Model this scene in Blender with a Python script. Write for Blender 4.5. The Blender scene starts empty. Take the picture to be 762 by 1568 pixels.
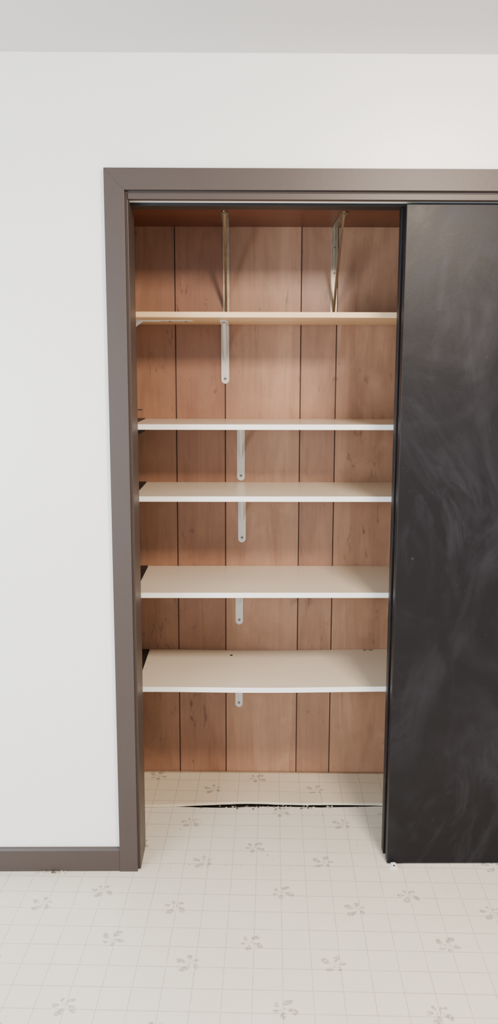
import bpy, bmesh, math, random
from mathutils import Matrix, Vector
random.seed(4)
S = bpy.context.scene

# ---------------------------------------------------------------- materials
class NT:
    def __init__(s, name, rough=0.5, spec=0.5, metal=0.0, col=(1,1,1)):
        s.m = bpy.data.materials.new(name); s.m.use_nodes = True
        s.t = s.m.node_tree; s.b = s.t.nodes['Principled BSDF']
        s.b.inputs['Roughness'].default_value = rough
        s.b.inputs['Specular IOR Level'].default_value = spec
        s.b.inputs['Metallic'].default_value = metal
        s.b.inputs['Base Color'].default_value = (*col, 1)
    def n(s, typ, **kw):
        nd = s.t.nodes.new(typ)
        for k, v in kw.items(): setattr(nd, k, v)
        return nd
    def l(s, a, b): s.t.links.new(a, b)
    def setin(s, sock, v):
        if isinstance(v, bpy.types.NodeSocket): s.l(v, sock)
        else: sock.default_value = v
    def math(s, op, a, b=0.0, c=0.0, clamp=False):
        nd = s.n('ShaderNodeMath', operation=op); nd.use_clamp = clamp
        s.setin(nd.inputs[0], a); s.setin(nd.inputs[1], b); s.setin(nd.inputs[2], c)
        return nd.outputs[0]
    def mix(s, f, a, b, mode='MIX'):
        nd = s.n('ShaderNodeMix', data_type='RGBA', blend_type=mode)
        s.setin(nd.inputs[0], f)
        s.setin(nd.inputs[6], (*a, 1) if isinstance(a, tuple) else a)
        s.setin(nd.inputs[7], (*b, 1) if isinstance(b, tuple) else b)
        return nd.outputs[2]
    def coord(s, scale=(1,1,1), rot=(0,0,0), loc=(0,0,0)):
        tc = s.n('ShaderNodeTexCoord'); mp = s.n('ShaderNodeMapping')
        mp.inputs['Scale'].default_value = scale; mp.inputs['Rotation'].default_value = rot
        mp.inputs['Location'].default_value = loc
        s.l(tc.outputs['Object'], mp.inputs['Vector']); return mp.outputs[0]
    def noise(s, vec, scale, detail=3, rough=0.5, dist=0.0):
        nd = s.n('ShaderNodeTexNoise'); s.l(vec, nd.inputs['Vector'])
        nd.inputs['Scale'].default_value = scale; nd.inputs['Detail'].default_value = detail
        nd.inputs['Roughness'].default_value = rough; nd.inputs['Distortion'].default_value = dist
        return nd.outputs[0]
    def ramp(s, f, a, b):
        nd = s.n('ShaderNodeMapRange'); s.l(f, nd.inputs[0])
        nd.inputs[1].default_value = a; nd.inputs[2].default_value = b
        return nd.outputs[0]
    def bump(s, h, strength, dist):
        nd = s.n('ShaderNodeBump'); s.l(h, nd.inputs['Height'])
        nd.inputs['Strength'].default_value = strength; nd.inputs['Distance'].default_value = dist
        s.l(nd.outputs[0], s.b.inputs['Normal'])
    def base(s, c): s.l(c, s.b.inputs['Base Color'])

def paint(name, col, rough=0.5, bs=0.15, bscale=160, var=0.04, spec=0.4):
    M = NT(name, rough, spec)
    v = M.coord()
    n = M.noise(v, 3.0, 4)
    M.base(M.mix(n, tuple(c*(1-var) for c in col), tuple(min(1,c*(1+var)) for c in col)))
    M.bump(M.noise(v, bscale, 2), bs, 0.001)
    return M.m

m_wall = paint('wall_paint', (0.83,0.81,0.77), 0.36, 0.4, 60, 0.02, 0.5)
m_ceil = paint('ceiling_paint', (0.68,0.66,0.67), 0.8, 0.25, 120, 0.02)
m_trim = paint('brown_trim_paint', (0.050,0.036,0.031), 0.44, 0.2, 60, 0.08, 0.35)
m_closet = paint('closet_plaster', (0.25,0.15,0.09), 0.7)
m_white = paint('white_metal', (0.76,0.75,0.73), 0.35, 0.03, 60)
m_track = paint('white_track', (0.8,0.8,0.78), 0.4, 0.03)
m_dark = paint('dark_gap', (0.012,0.010,0.009), 0.8)
m_groove = paint('panel_groove', (0.050,0.020,0.011), 0.7)
m_blackp = paint('black_paint', (0.010,0.010,0.011), 0.45)
m_subfl = paint('subfloor', (0.03,0.022,0.016), 0.9, 0.5, 60, 0.4)

def shelf_mat():
    M = NT('white_melamine', 0.26, 0.5); v = M.coord()
    n = M.noise(v, 2.5, 3)
    c = M.mix(n, (0.70,0.60,0.465), (0.76,0.675,0.54))
    s = M.ramp(M.noise(v, 60, 2), 0.70, 0.78)
    c = M.mix(M.math('MULTIPLY', s, 0.25), c, (0.5,0.42,0.33))
    M.base(c); return M.m
m_shelf = shelf_mat()
M = NT('shelf_edge_band', 0.35); v = M.coord(); M.base(M.mix(M.noise(v,8), (0.87,0.85,0.81),(0.91,0.89,0.86))); m_edge = M.m

def metal():
    M = NT('galvanised_steel', 0.34, 0.5, 0.9); v = M.coord()
    M.base(M.mix(M.noise(v, 30, 4), (0.22,0.17,0.11), (0.48,0.41,0.31))); return M.m
m_metal = metal()
M = NT('screw_steel', 0.4, 0.5, 0.9); v=M.coord(); M.base(M.mix(M.noise(v,200),(0.12,0.11,0.10),(0.3,0.28,0.26))); m_screw = M.m

def wood(name, c1, c2, dark, axis='Z', rough=0.36, flecks=True, attr=False):
    M = NT(name, rough, 0.42)
    sc = (9,9,0.9) if axis=='Z' else (0.9,9,9)
    sc2 = (60,60,3.0) if axis=='Z' else (3.0,60,60)
    v = M.coord(sc); v2 = M.coord(sc2); v0 = M.coord()
    n1 = M.noise(v, 1.1, 4, 0.5, 0.9)
    wv = M.n('ShaderNodeMath', operation='SINE'); M.l(M.math('MULTIPLY', n1, 34.0), wv.inputs[0])
    f = M.math('MULTIPLY_ADD', wv.outputs[0], 0.06, n1)
    c = M.mix(M.ramp(f, 0.25, 0.8), c1, c2)
    n2 = M.noise(v2, 1.5, 4, 0.6)
    c = M.mix(M.math('MULTIPLY', M.ramp(n2, 0.5, 0.85), 0.30), c, dark)
    if flecks:
        v3 = M.coord((38,38,11), loc=(3,1,2))
        fl = M.ramp(M.noise(v3, 1.0, 3, 0.6, 0.6), 0.61, 0.73)
        gate = M.ramp(M.noise(v0, 3.8, 2), 0.43, 0.58)
        c = M.mix(M.math('MULTIPLY', M.math('MULTIPLY', fl, gate), 0.8), c, dark)
        sm = M.ramp(M.noise(M.coord((5,5,3.2),loc=(7,2,1)), 1.0, 5, 0.65, 0.5), 0.46, 0.72)
        c = M.mix(M.math('MULTIPLY', sm, 0.42), c, tuple(x*0.55 for x in c1))
        lt = M.ramp(M.noise(M.coord((8,8,5),loc=(1,5,9)), 1.0, 4, 0.6, 0.5), 0.55, 0.75)
        c = M.mix(M.math('MULTIPLY', lt, 0.32), c, tuple(min(1,x*1.3) for x in c2))
    c = M.mix(M.math('MULTIPLY', M.ramp(M.noise(v0, 4.0, 4), 0.45, 0.75), 0.3), c, tuple(x*0.75 for x in c1))
    if attr:
        a = M.n('ShaderNodeAttribute'); a.attribute_name = 'tone'
        c = M.mix(1.0, c, a.outputs['Color'], 'MULTIPLY')
    M.base(c); M.bump(n2, 0.10, 0.001)
    return M.m
m_panel = wood('wood_panelling', (0.285,0.142,0.084), (0.42,0.235,0.145), (0.07,0.027,0.016), attr=True)
m_pine = wood('pine_board', (0.76,0.50,0.27), (0.88,0.64,0.39), (0.5,0.28,0.12), 'X', flecks=False)
m_redwd = wood('stained_board', (0.12,0.034,0.014), (0.18,0.055,0.023), (0.06,0.02,0.01), 'X', flecks=False)

def chalk():
    M = NT('chalkboard_paint', 0.42, 0.45)
    v = M.coord(); vs = M.coord((1.4,1,1.0), rot=(0,math.radians(35),0))
    n = M.noise(vs, 2.2, 6, 0.62, 2.2)
    n2 = M.noise(v, 1.1, 3)
    d = M.math('MULTIPLY', M.ramp(n, 0.46, 0.85), M.ramp(n2, 0.35, 0.70))
    sx = M.n('ShaderNodeSeparateXYZ'); M.l(v, sx.inputs[0])
    arcs = None
    for (cx,cz,r0,r1,sd) in ((0.05,0.95,0.42,0.92,0.0),(1.25,1.75,0.35,0.9,5.0),(0.20,0.35,0.25,0.80,9.0)):
        dx = M.math('SUBTRACT', sx.outputs[0], cx); dz = M.math('SUBTRACT', sx.outputs[2], cz)
        r = M.math('SQRT', M.math('ADD', M.math('MULTIPLY',dx,dx), M.math('MULTIPLY',dz,dz)))
        th = M.math('ARCTAN2', dz, dx)
        cb = M.n('ShaderNodeCombineXYZ')
        M.l(M.math('MULTIPLY', r, 14.0), cb.inputs[0]); M.l(M.math('MULTIPLY_ADD', th, 2.2, sd), cb.inputs[1]); cb.inputs[2].default_value = sd
        k = M.ramp(M.noise(cb.outputs[0], 1.0, 6, 0.68, 0.9), 0.48, 0.85)
        band = M.math('MULTIPLY', M.ramp(r, r0, r0+0.2), M.ramp(r, r1, r1-0.25))
        k = M.math('MULTIPLY', k, band)
        arcs = k if arcs is None else M.math('MAXIMUM', arcs, k)
    arcs = M.math('MULTIPLY', arcs, M.ramp(M.noise(v, 2.3, 2), 0.35, 0.62))
    d = M.math('ADD', M.math('MULTIPLY', d, 0.42), M.math('MULTIPLY', arcs, 0.32), clamp=True)
    sp = M.ramp(M.noise(v, 55, 2), 0.74, 0.80)
    d = M.math('ADD', d, M.math('MULTIPLY', sp, 0.25), clamp=True)
    M.base(M.mix(d, (0.0044,0.0038,0.0050), (0.070,0.070,0.088)))
    r = M.ramp(n, 0.2, 0.8); M.l(M.math('MULTIPLY_ADD', r, 0.18, 0.36), M.b.inputs['Roughness'])
    M.b.inputs['Specular IOR Level'].default_value = 0.22
    M.bump(M.noise(v, 140, 2), 0.12, 0.001)
    return M.m
m_chalk = chalk()

def vinyl(name, tint, rough0):
    M = NT(name, 0.36, 0.5)
    v = M.coord(rot=(0,0,math.radians(2.0)))
    sx = M.n('ShaderNodeSeparateXYZ'); M.l(v, sx.inputs[0]); X, Y = sx.outputs[0], sx.outputs[1]
    PX, PY = 0.935, 0.485
    def gridline(c, per, off, w):
        a = M.math('ADD', c, off + per*1000); a = M.math('MODULO', a, per)
        a = M.math('ABSOLUTE', M.math('SUBTRACT', a, per/2))
        return M.ramp(a, w, w*0.35)
    nb = M.noise(v, 25, 3)
    gx = gridline(X, PX/12, 0.012, 0.0019); gy = gridline(Y, PY/6, 0.02, 0.0026)
    g = M.math('MAXIMUM', gx, gy)
    g = M.math('MULTIPLY', g, M.ramp(nb, 0.05, 0.55))
    cen = [(0.102,-0.125),(0.49,-0.125),(-0.142,-0.446),(0.248,-0.446),(-0.373,-0.36),(0.013,-0.36),(-0.212,-0.2),(0.33,-0.2)]
    leaf = None
    for i,(cx,cy) in enumerate(cen):
        dx = M.math('SUBTRACT', M.math('MODULO', M.math('ADD', X, PX*100.5-cx), PX), PX/2)
        dy = M.math('SUBTRACT', M.math('MODULO', M.math('ADD', Y, PY*100.5-cy), PY), PY/2)
        r = M.math('SQRT', M.math('ADD', M.math('MULTIPLY',dx,dx), M.math('MULTIPLY',dy,dy)))
        th = M.math('ARCTAN2', dy, dx)
        th2 = M.math('MULTIPLY_ADD', r, 9.0, th)
        pet = M.math('ABSOLUTE', M.math('COSINE', M.math('MULTIPLY_ADD', th2, 2.5, 0.7*i)))
        big = M.math('MULTIPLY_ADD', M.math('COSINE', M.math('MULTIPLY_ADD', th, 1.0, 1.3*i)), 0.010, 0.035)
        t = M.math('DIVIDE', r, big)
        tt = M.ramp(t, 0.26, 1.0)
        wdt = M.math('SINE', M.math('MULTIPLY', tt, math.pi))
        thr = M.math('SUBTRACT', 1.0, M.math('MULTIPLY', wdt, 0.36))
        ins = M.ramp(M.math('SUBTRACT', pet, thr), 0.0, 0.05)
        ins = M.math('MULTIPLY', ins, M.math('GREATER_THAN', wdt, 0.02))
        bud = M.math('MULTIPLY', M.ramp(t, 0.24, 0.20), M.ramp(M.math('ABSOLUTE', M.math('COSINE', M.math('MULTIPLY', th, 1.5))), 0.75, 0.85))
        bud = M.math('MULTIPLY', bud, M.ramp(t, 0.08, 0.12))
        ins = M.math('MAXIMUM', ins, bud)
        leaf = ins if leaf is None else M.math('MAXIMUM', leaf, ins)
    vf = M.noise(v, 110, 2)
    leaf = M.math('MULTIPLY', leaf, M.ramp(vf, 0.32, 0.55))
    c = M.mix(M.noise(v, 1.5, 3), (0.68,0.628,0.52), (0.74,0.695,0.60))
    c = M.mix(M.math('MULTIPLY', M.ramp(M.noise(v, 14, 5, 0.7), 0.5, 0.8), 0.25), c, (0.62,0.545,0.42))
    c = M.mix(M.math('MULTIPLY', g, 0.58), c, (0.33,0.30,0.27))
    c = M.mix(M.math('MULTIPLY', leaf, 0.65), c, (0.21,0.195,0.17))
    sp = M.ramp(M.noise(v, 70, 2), 0.77, 0.82)
    c = M.mix(M.math('MULTIPLY', sp, 0.5), c, (0.25,0.19,0.14))
    c = M.mix(1.0, c, tint, 'MULTIPLY')
    M.base(c)
    M.l(M.math('MULTIPLY_ADD', nb, 0.2, rough0), M.b.inputs['Roughness'])
    M.bump(g, 0.15, 0.0006)
    return M.m
m_vinyl = vinyl('vinyl_sheet_floor', (1.0,1.0,1.0), 0.26)
m_vinyl2 = vinyl('vinyl_offcut', (0.93,0.86,0.75), 0.05)

# ---------------------------------------------------------------- mesh helpers
class Mesh:
    def __init__(s): s.bm = bmesh.new(); s.mats = []
    def mi(s, m):
        if m not in s.mats: s.mats.append(m)
        return s.mats.index(m)
    def box(s, x0,x1,y0,y1,z0,z1, m):
        r = bmesh.ops.create_cube(s.bm, size=1)
        vs = r['verts']
        for v in vs:
            v.co = Vector(((x0+x1)/2+v.co.x*(x1-x0),(y0+y1)/2+v.co.y*(y1-y0),(z0+z1)/2+v.co.z*(z1-z0)))
        k = s.mi(m)
        fs = set(f for v in vs for f in v.link_faces)
        for f in fs: f.material_index = k
        return fs
    def prism(s, pts, fn, t0, t1, m):
        """pts 2D polygon, fn(a,b,t)->xyz"""
        k = s.mi(m)
        A = [s.bm.verts.new(fn(a,b,t0)) for a,b in pts]; B = [s.bm.verts.new(fn(a,b,t1)) for a,b in pts]
        fs = [s.bm.faces.new(A), s.bm.faces.new(list(reversed(B)))]
        n = len(pts)
        for i in range(n): fs.append(s.bm.faces.new((A[i],B[i],B[(i+1)%n],A[(i+1)%n])))
        for f in fs: f.material_index = k
        return fs
    def cyl(s, c, r, h, axis, m, seg=16):
        rot = {'Z':Matrix.Identity(4),'Y':Matrix.Rotation(math.pi/2,4,'X'),'X':Matrix.Rotation(math.pi/2,4,'Y')}[axis]
        res = bmesh.ops.create_cone(s.bm, cap_ends=True, segments=seg, radius1=r, radius2=r, depth=h, matrix=Matrix.Translation(c)@rot)
        k = s.mi(m)
        for f in set(f for v in res['verts'] for f in v.link_faces): f.material_index = k
    def obj(s, name, bevel=0, parent=None, xf=None):
        bmesh.ops.recalc_face_normals(s.bm, faces=s.bm.faces[:])
        if xf is not None: s.bm.transform(xf)
        me = bpy.data.meshes.new(name); s.bm.to_mesh(me); s.bm.free()
        for m in s.mats: me.materials.append(m)
        o = bpy.data.objects.new(name, me); S.collection.objects.link(o)
        if bevel:
            b = o.modifiers.new('bevel','BEVEL'); b.width = bevel; b.segments = 2; b.limit_method='ANGLE'
        if parent: o.parent = parent
        return o

# ---------------------------------------------------------------- dimensions
CE = 2.44; JL = -0.343; JR = 1.160; WT = 0.125; YB = 0.667; HB = 2.053
CL, CR = -0.43, 1.25

# front wall (with opening)
w = Mesh()
w.box(-2.6, JL-0.017, 0, WT, 0, CE, m_wall)
w.box(JR+0.017, 3.0, 0, WT, 0, CE, m_wall)
w.box(JL-0.017, JR+0.017, 0, WT, HB+0.035, CE, m_wall)
w.obj('wall_front')
w = Mesh(); w.box(-2.6,3.0,-4.2,YB+0.08,CE,CE+0.05,m_ceil); w.obj('ceiling')
# closet side walls
w = Mesh(); w.box(CL-0.05,CL,WT,YB+0.02,0,CE,m_closet); w.obj('wall_closet_left')
w = Mesh(); w.box(CR,CR+0.05,WT,YB+0.02,0,CE,m_closet); w.obj('wall_closet_right')
# back wall panelling
w = Mesh()
w.box(CL, CR, YB+0.003, YB+0.02, 0, CE, m_groove)
gr = [CL,-0.264,-0.082,0.1955,0.3265,0.57,0.66,0.84,0.98,CR]
tones = [(0.92,0.88,0.85),(0.93,0.88,0.87),(1.14,1.15,1.14),(0.88,0.84,0.83),(1.02,1.0,0.95),(1,1,1),(.95,.95,.95),(1,1,1),(.9,.9,.9)]
lay = w.bm.loops.layers.float_color.new('tone')
for f in w.bm.faces:
    for l in f.loops: l[lay] = (1,1,1,1)
for i in range(len(gr)-1):
    a = gr[i]+(0.0022 if i else 0); b = gr[i+1]-(0.0022 if i<len(gr)-2 else 0)
    for f in w.box(a,b,YB,YB+0.003,0,CE,m_panel):
        for l in f.loops: l[lay] = (*tones[i],1)
w.obj('wall_closet_back')

# floor: main sheet + dark gap + loose rear sheet
w = Mesh()
w.box(-2.6,3.0,-4.2,YB+0.08,-0.05,-0.012,m_subfl)
edge = []
N = 60
for i in range(N+1):
    x = CL+(CR-CL)*i/N
    e = 0.392+0.003*math.sin(x*17)+0.0015*random.uniform(-1,1)
    edge.append((x,e))
pts = [(-2.6,-4.2),(3.0,-4.2),(3.0,0.06),(CR,0.06)]+list(reversed(edge))+[(CL,0.06),(-2.6,0.06)]
w.prism(pts, lambda a,b,t:(a,b,t), -0.012, 0.0, m_vinyl)
w.obj('floor')
w = Mesh()
NX, NY = 60, 14
def fz(x,t):
    up = 0.006*t*t*t
    mid = math.exp(-((x-0.0)/0.30)**2)
    return 0.003 + up*(1.3-1.3*min(1,max(0,(x+0.35)/0.8))) + 0.003*mid*(1-t)**2 + 0.0014*math.sin(x*14+t*3)*t*(1-t)*4
grid=[]
for i in range(NX+1):
    x = CL+0.002+(CR-CL-0.004)*i/NX; row=[]
    lf = min(1,max(0,(x+0.30)/0.12))
    g = -0.004*(1-lf)+lf*(0.001+0.012*math.exp(-((x-0.0)/0.15)**2)+0.007*math.exp(-((x-0.35)/0.13)**2)+0.002*random.uniform(0,1))
    y0 = 0.396+g
    for j in range(NY+1):
        t=j/NY; row.append(w.bm.verts.new((x, y0+(YB-0.003-y0)*t, fz(x,t))))
    grid.append(row)
k=w.mi(m_vinyl2)
for i in range(NX):
    for j in range(NY):
        f=w.bm.faces.new((grid[i][j],grid[i+1][j],grid[i+1][j+1],grid[i][j+1])); f.smooth=True
o=w.obj('floor_vinyl_offcut'); sm=o.modifiers.new('s','SOLIDIFY'); sm.thickness=0.003; sm.offset=-1
# crumbs in the gap and on floor
w = Mesh()
def crumb(x,y,z,r,m):
    res=bmesh.ops.create_icosphere(w.bm,subdivisions=1,radius=r,matrix=Matrix.Translation((x,y,z)))
    k=w.mi(m)
    for v in res['verts']:
        v.co += Vector((random.uniform(-1,1)*r*.4,random.uniform(-1,1)*r*.4,0)); v.co.z = z+(v.co.z-z)*0.55
    for f in set(f for v in res['verts'] for f in v.link_faces): f.material_index=k
m_crumb = paint('debris', (0.10,0.075,0.05), 0.9, 0.5, 60, 0.3)
m_crumb2 = paint('debris_pale', (0.45,0.40,0.33), 0.9, 0.5, 60, 0.3)
for i in range(60):
    crumb(random.gauss(0.08,0.14), 0.389+random.uniform(-0.012,0.012), 0.001, random.uniform(0.0015,0.0045), random.choice([m_crumb,m_crumb,m_crumb2]))
for i in range(26):
    crumb(random.uniform(-0.3,0.44), random.uniform(0.0,0.38), 0.0008, random.uniform(0.0008,0.0018), m_crumb)
for i in range(50):
    crumb(random.uniform(-0.33,1.1), 0.012+random.gauss(0,0.006), 0.0008, random.uniform(0.0006,0.0016), m_crumb)
for i in range(18):
    crumb(-0.62+random.gauss(0,0.022), -0.020+random.gauss(0,0.006), 0.002, random.uniform(0.0015,0.004), random.choice([m_crumb2,m_crumb]))
w.obj('floor_debris')

# ---------------------------------------------------------------- trim
CW=0.057
oL=JL-0.008-CW; iL=JL-0.008; oR=JR+0.008+CW; iR=JR+0.008; zT=2.135; zI=2.076
w = Mesh()
fn=lambda a,b,t:(a,t,b)
w.prism([(oL,0.0),(iL,0.0),(iL,zI),(oL,zT)], fn, -0.016,-0.0005, m_trim)
w.prism([(iR,0.0),(oR,0.0),(oR,zT),(iR,zI)], fn, -0.016,-0.0005, m_trim)
w.prism([(oL,zT),(iL,zI),(iR,zI),(oR,zT)], fn, -0.016,-0.0005, m_trim)
w.obj('trim_door_casing', 0.0009)
w = Mesh()
w.box(JL-0.016,JL,0.0,WT+0.012,0,2.087,m_trim)
w.box(JR,JR+0.016,0.0,WT+0.012,0,2.087,m_trim)
w.box(JL,JR,0.0,WT,2.0705,2.087,m_trim)
w.box(JL,JR,-0.004,0.020,HB,2.0702,m_trim)
w.obj('trim_door_jamb', 0.0012)
w = Mesh()
w.box(JL,JR,0.022,0.050,HB+0.001,HB+0.004,m_track)
w.box(JL,JR,0.022,0.024,HB+0.001,2.070,m_track)
w.box(JL,JR,0.060,0.118,HB-0.005,2.070,m_blackp)
w.obj('sliding_door_track')
w = Mesh()
w.prism([(-0.0005,0),(-0.013,0),(-0.013,0.070),(-0.009,0.078),(-0.0005,0.078)], lambda a,b,t:(t,a,b), -2.6, oL, m_trim)
w.obj('baseboard_left', 0.001)
w = Mesh()
w.prism([(-0.0005,0),(-0.013,0),(-0.013,0.070),(-0.009,0.078),(-0.0005,0.078)], lambda a,b,t:(t,a,b), oR, 3.0, m_trim)
w.obj('baseboard_right', 0.001)

# ---------------------------------------------------------------- doors
for nm,(x0,x1,y0,y1) in {'door_1':(0.450,1.157,0.022,0.056),'door_2':(0.446,1.153,0.078,0.112)}.items():
    w = Mesh()
    w.box(x0,x1,y0,y1,0.003,2.048,m_chalk)
    w.obj(nm, 0.002)
w = Mesh()   # nylon floor guide
w.box(0.456,0.482,-0.004,0.018,0,0.003,m_white)
w.box(0.460,0.476,0.004,0.010,0.003,0.014,m_white)
w.cyl((0.468,0.001,0.011),0.007,0.008,'Y',m_white,20)
w.cyl((0.468,-0.0035,0.011),0.003,0.002,'Y',m_dark,12)
w.obj('door_floor_guide', 0.0008)

# ---------------------------------------------------------------- shelves
TH=0.018
shelves=[(0.512,0.262),(0.844,0.255),(1.167,0.275),(1.404,0.288)]
XL,XR=-0.378,CR-0.006
for i,(z,yf) in enumerate(shelves):
    w = Mesh()
    n=24; k=w.mi(m_shelf); k2=w.mi(m_edge); ring=[]
    for j in range(n+1):
        t=j/n; x=XL+(XR-XL)*t; sag=(-0.004*math.sin(math.pi*min(1,max(0,(x-XL)/0.9)))**2) if i==0 else 0
        ring.append([w.bm.verts.new((x,y,zz+sag)) for y,zz in ((yf,z-TH),(YB-0.002,z-TH),(YB-0.002,z),(yf,z))])
    for j in range(n):
        for q in range(4):
            f=w.bm.faces.new((ring[j][q],ring[j][(q+1)%4],ring[j+1][(q+1)%4],ring[j+1][q]))
            f.material_index = k2 if q==3 else k
    w.bm.faces.new(ring[0]); w.bm.faces.new(ring[-1])
    if i==0:
        w.cyl((-0.06,0.60,z-0.003),0.0050,0.004,'Z',m_dark)
        for q in range(10):
            w.cyl((0.47+random.uniform(-.02,.02),YB-0.015+random.uniform(-.008,.008),z+0.0),random.uniform(.001,.003),0.003,'Z',m_subfl,6)
    w.obj('closet_shelf', 0.0012)
    w = Mesh(); 
    w.box(CL+0.001,XL-0.002,yf+0.03,YB-0.004,z-0.045,z+0.002,m_blackp)
    w.box(CL+0.001,XL+0.012,yf+0.05,YB-0.03,z-TH-0.006,z-TH-0.0005,m_blackp)
    w.obj('shelf_cleat',0.001)
w = Mesh(); w.box(XL-0.03,XR,0.275,YB-0.002,1.746,1.764,m_pine); w.obj('pine_closet_shelf',0.002)
w = Mesh(); w.box(CL+0.002,XR,0.30,YB-0.002,2.09,2.108,m_redwd)
w.obj('stained_closet_shelf',0.002)

# ---------------------------------------------------------------- brackets
def rounded(wd, L):
    p=[(-wd/2,0),(wd/2,0)]
    for q in range(9):
        a=-math.pi*q/8; p.append((wd/2*math.cos(a), -(L-wd/2)+wd/2*math.sin(a)*1.0))
    return p
def bracket(name, pos, L, A, wd, mat, rot=0.0, brace=(0.6,0.6), bowk=0.10):
    w=Mesh(); t=0.0028
    w.prism(rounded(wd,L), lambda a,b,s:(a,s,b), -t,0, mat)
    w.prism(rounded(wd,A), lambda a,b,s:(a,b,s), -t,0, mat)
    w.box(-wd*0.12,wd*0.12,-t-0.0015,-t,-L*0.55,-0.004,mat)
    w.box(-wd*0.12,wd*0.12,-A*0.55,-0.004,-t-0.0015,-t,mat)
    bz=L*brace[0]; by=A*brace[1]; n=14; outer=[];inner=[]
    for q in range(n+1):
        s=q/n; bow=bowk*math.sin(math.pi*s)
        y=-by*s; z=-bz*(1-s)
        y2=y+by*bow; z2=z+bz*bow
        wv=0.007+0.006*math.sin(math.pi*s)
        d=Vector((bz,by)).normalized()
        outer.append((y2-d.x*wv*0.5-0.001,z2-d.y*wv*0.5-0.001)); inner.append((min(-t,y2+d.x*wv*0.5),min(-t,z2+d.y*wv*0.5)))
    w.prism(outer+inner[::-1], lambda a,b,s:(s,a,b), -wd*0.17, wd*0.17, mat)
    for f in (0.93,0.50,0.22):
        z=-L*f+ (0.004 if f>0.9 else 0)
        w.cyl((0,-t-0.001,z),wd*0.17,0.002,'Y',m_screw,14)
        w.box(-wd*0.12,wd*0.12,-t-0.0024,-t-0.0018,z-0.0006,z+0.0006,m_dark)
    for f in (0.9,0.68):
        w.cyl((0,-A*f,-t-0.001),wd*0.15,0.002,'Z',m_screw,14)
    w.obj(name,0.0006,xf=Matrix.Translation(pos)@Matrix.Rotation(rot,4,'Z'))
yw=YB-0.0008
for x,z in ((-0.082,1.7455),(-0.024,1.404-TH-.0005),(-0.020,1.167-TH-.0005),(-0.030,0.844-TH-.0005),(-0.031,0.512-TH-.0045)):
    bracket('shelf_bracket',(x,yw,z),0.213,0.26,0.029,m_white)
bracket('shelf_bracket',(CL+0.001,0.415,1.7455),0.20,0.245,0.030,m_white,rot=math.radians(90),brace=(0.4,0.3))
for x in (-0.078,0.314):
    bracket('steel_shelf_bracket',(x,yw,2.0895),0.32,0.30,0.024,m_metal,brace=(0.94,0.9),bowk=0.03)
bracket('black_shelf_bracket',(CL+0.001,0.36,1.450),0.04,0.075,0.022,m_blackp,rot=math.radians(90))

# ---------------------------------------------------------------- camera
cam=bpy.data.cameras.new('camera'); co=bpy.data.objects.new('camera',cam); S.collection.objects.link(co)
cam.sensor_fit='VERTICAL'; cam.sensor_height=24; cam.lens=24*1300/1568; cam.clip_start=0.05
R=Matrix.Rotation(math.radians(-0.5),4,'Z')@Matrix.Rotation(math.radians(90-9.1),4,'X')@Matrix.Rotation(math.radians(0.12),4,'Z')
co.matrix_world=Matrix.Translation((-0.021,-2.51,1.561))@R
S.camera=co

# ---------------------------------------------------------------- lights
def area(name,loc,target,size,sy,power,col):
    l=bpy.data.lights.new(name,'AREA'); l.shape='RECTANGLE'; l.size=size; l.size_y=sy; l.energy=power; l.color=col
    o=bpy.data.objects.new(name,l); S.collection.objects.link(o); o.location=loc
    o.rotation_euler=(Vector(target)-Vector(loc)).to_track_quat('-Z','Y').to_euler(); return o
area('window_daylight',(-2.2,-2.9,1.3),(-0.5,0,0.45),1.5,1.3,160,(0.76,0.89,1.0))
area('ceiling_lamp',(0.75,-1.5,2.38),(0.70,-0.7,0.0),0.35,0.35,98,(1.0,0.83,0.67))
W=bpy.data.worlds.new('world'); S.world=W; W.use_nodes=True
W.node_tree.nodes['Background'].inputs[0].default_value=(0.95,0.97,1.0,1)
W.node_tree.nodes['Background'].inputs[1].default_value=1.3
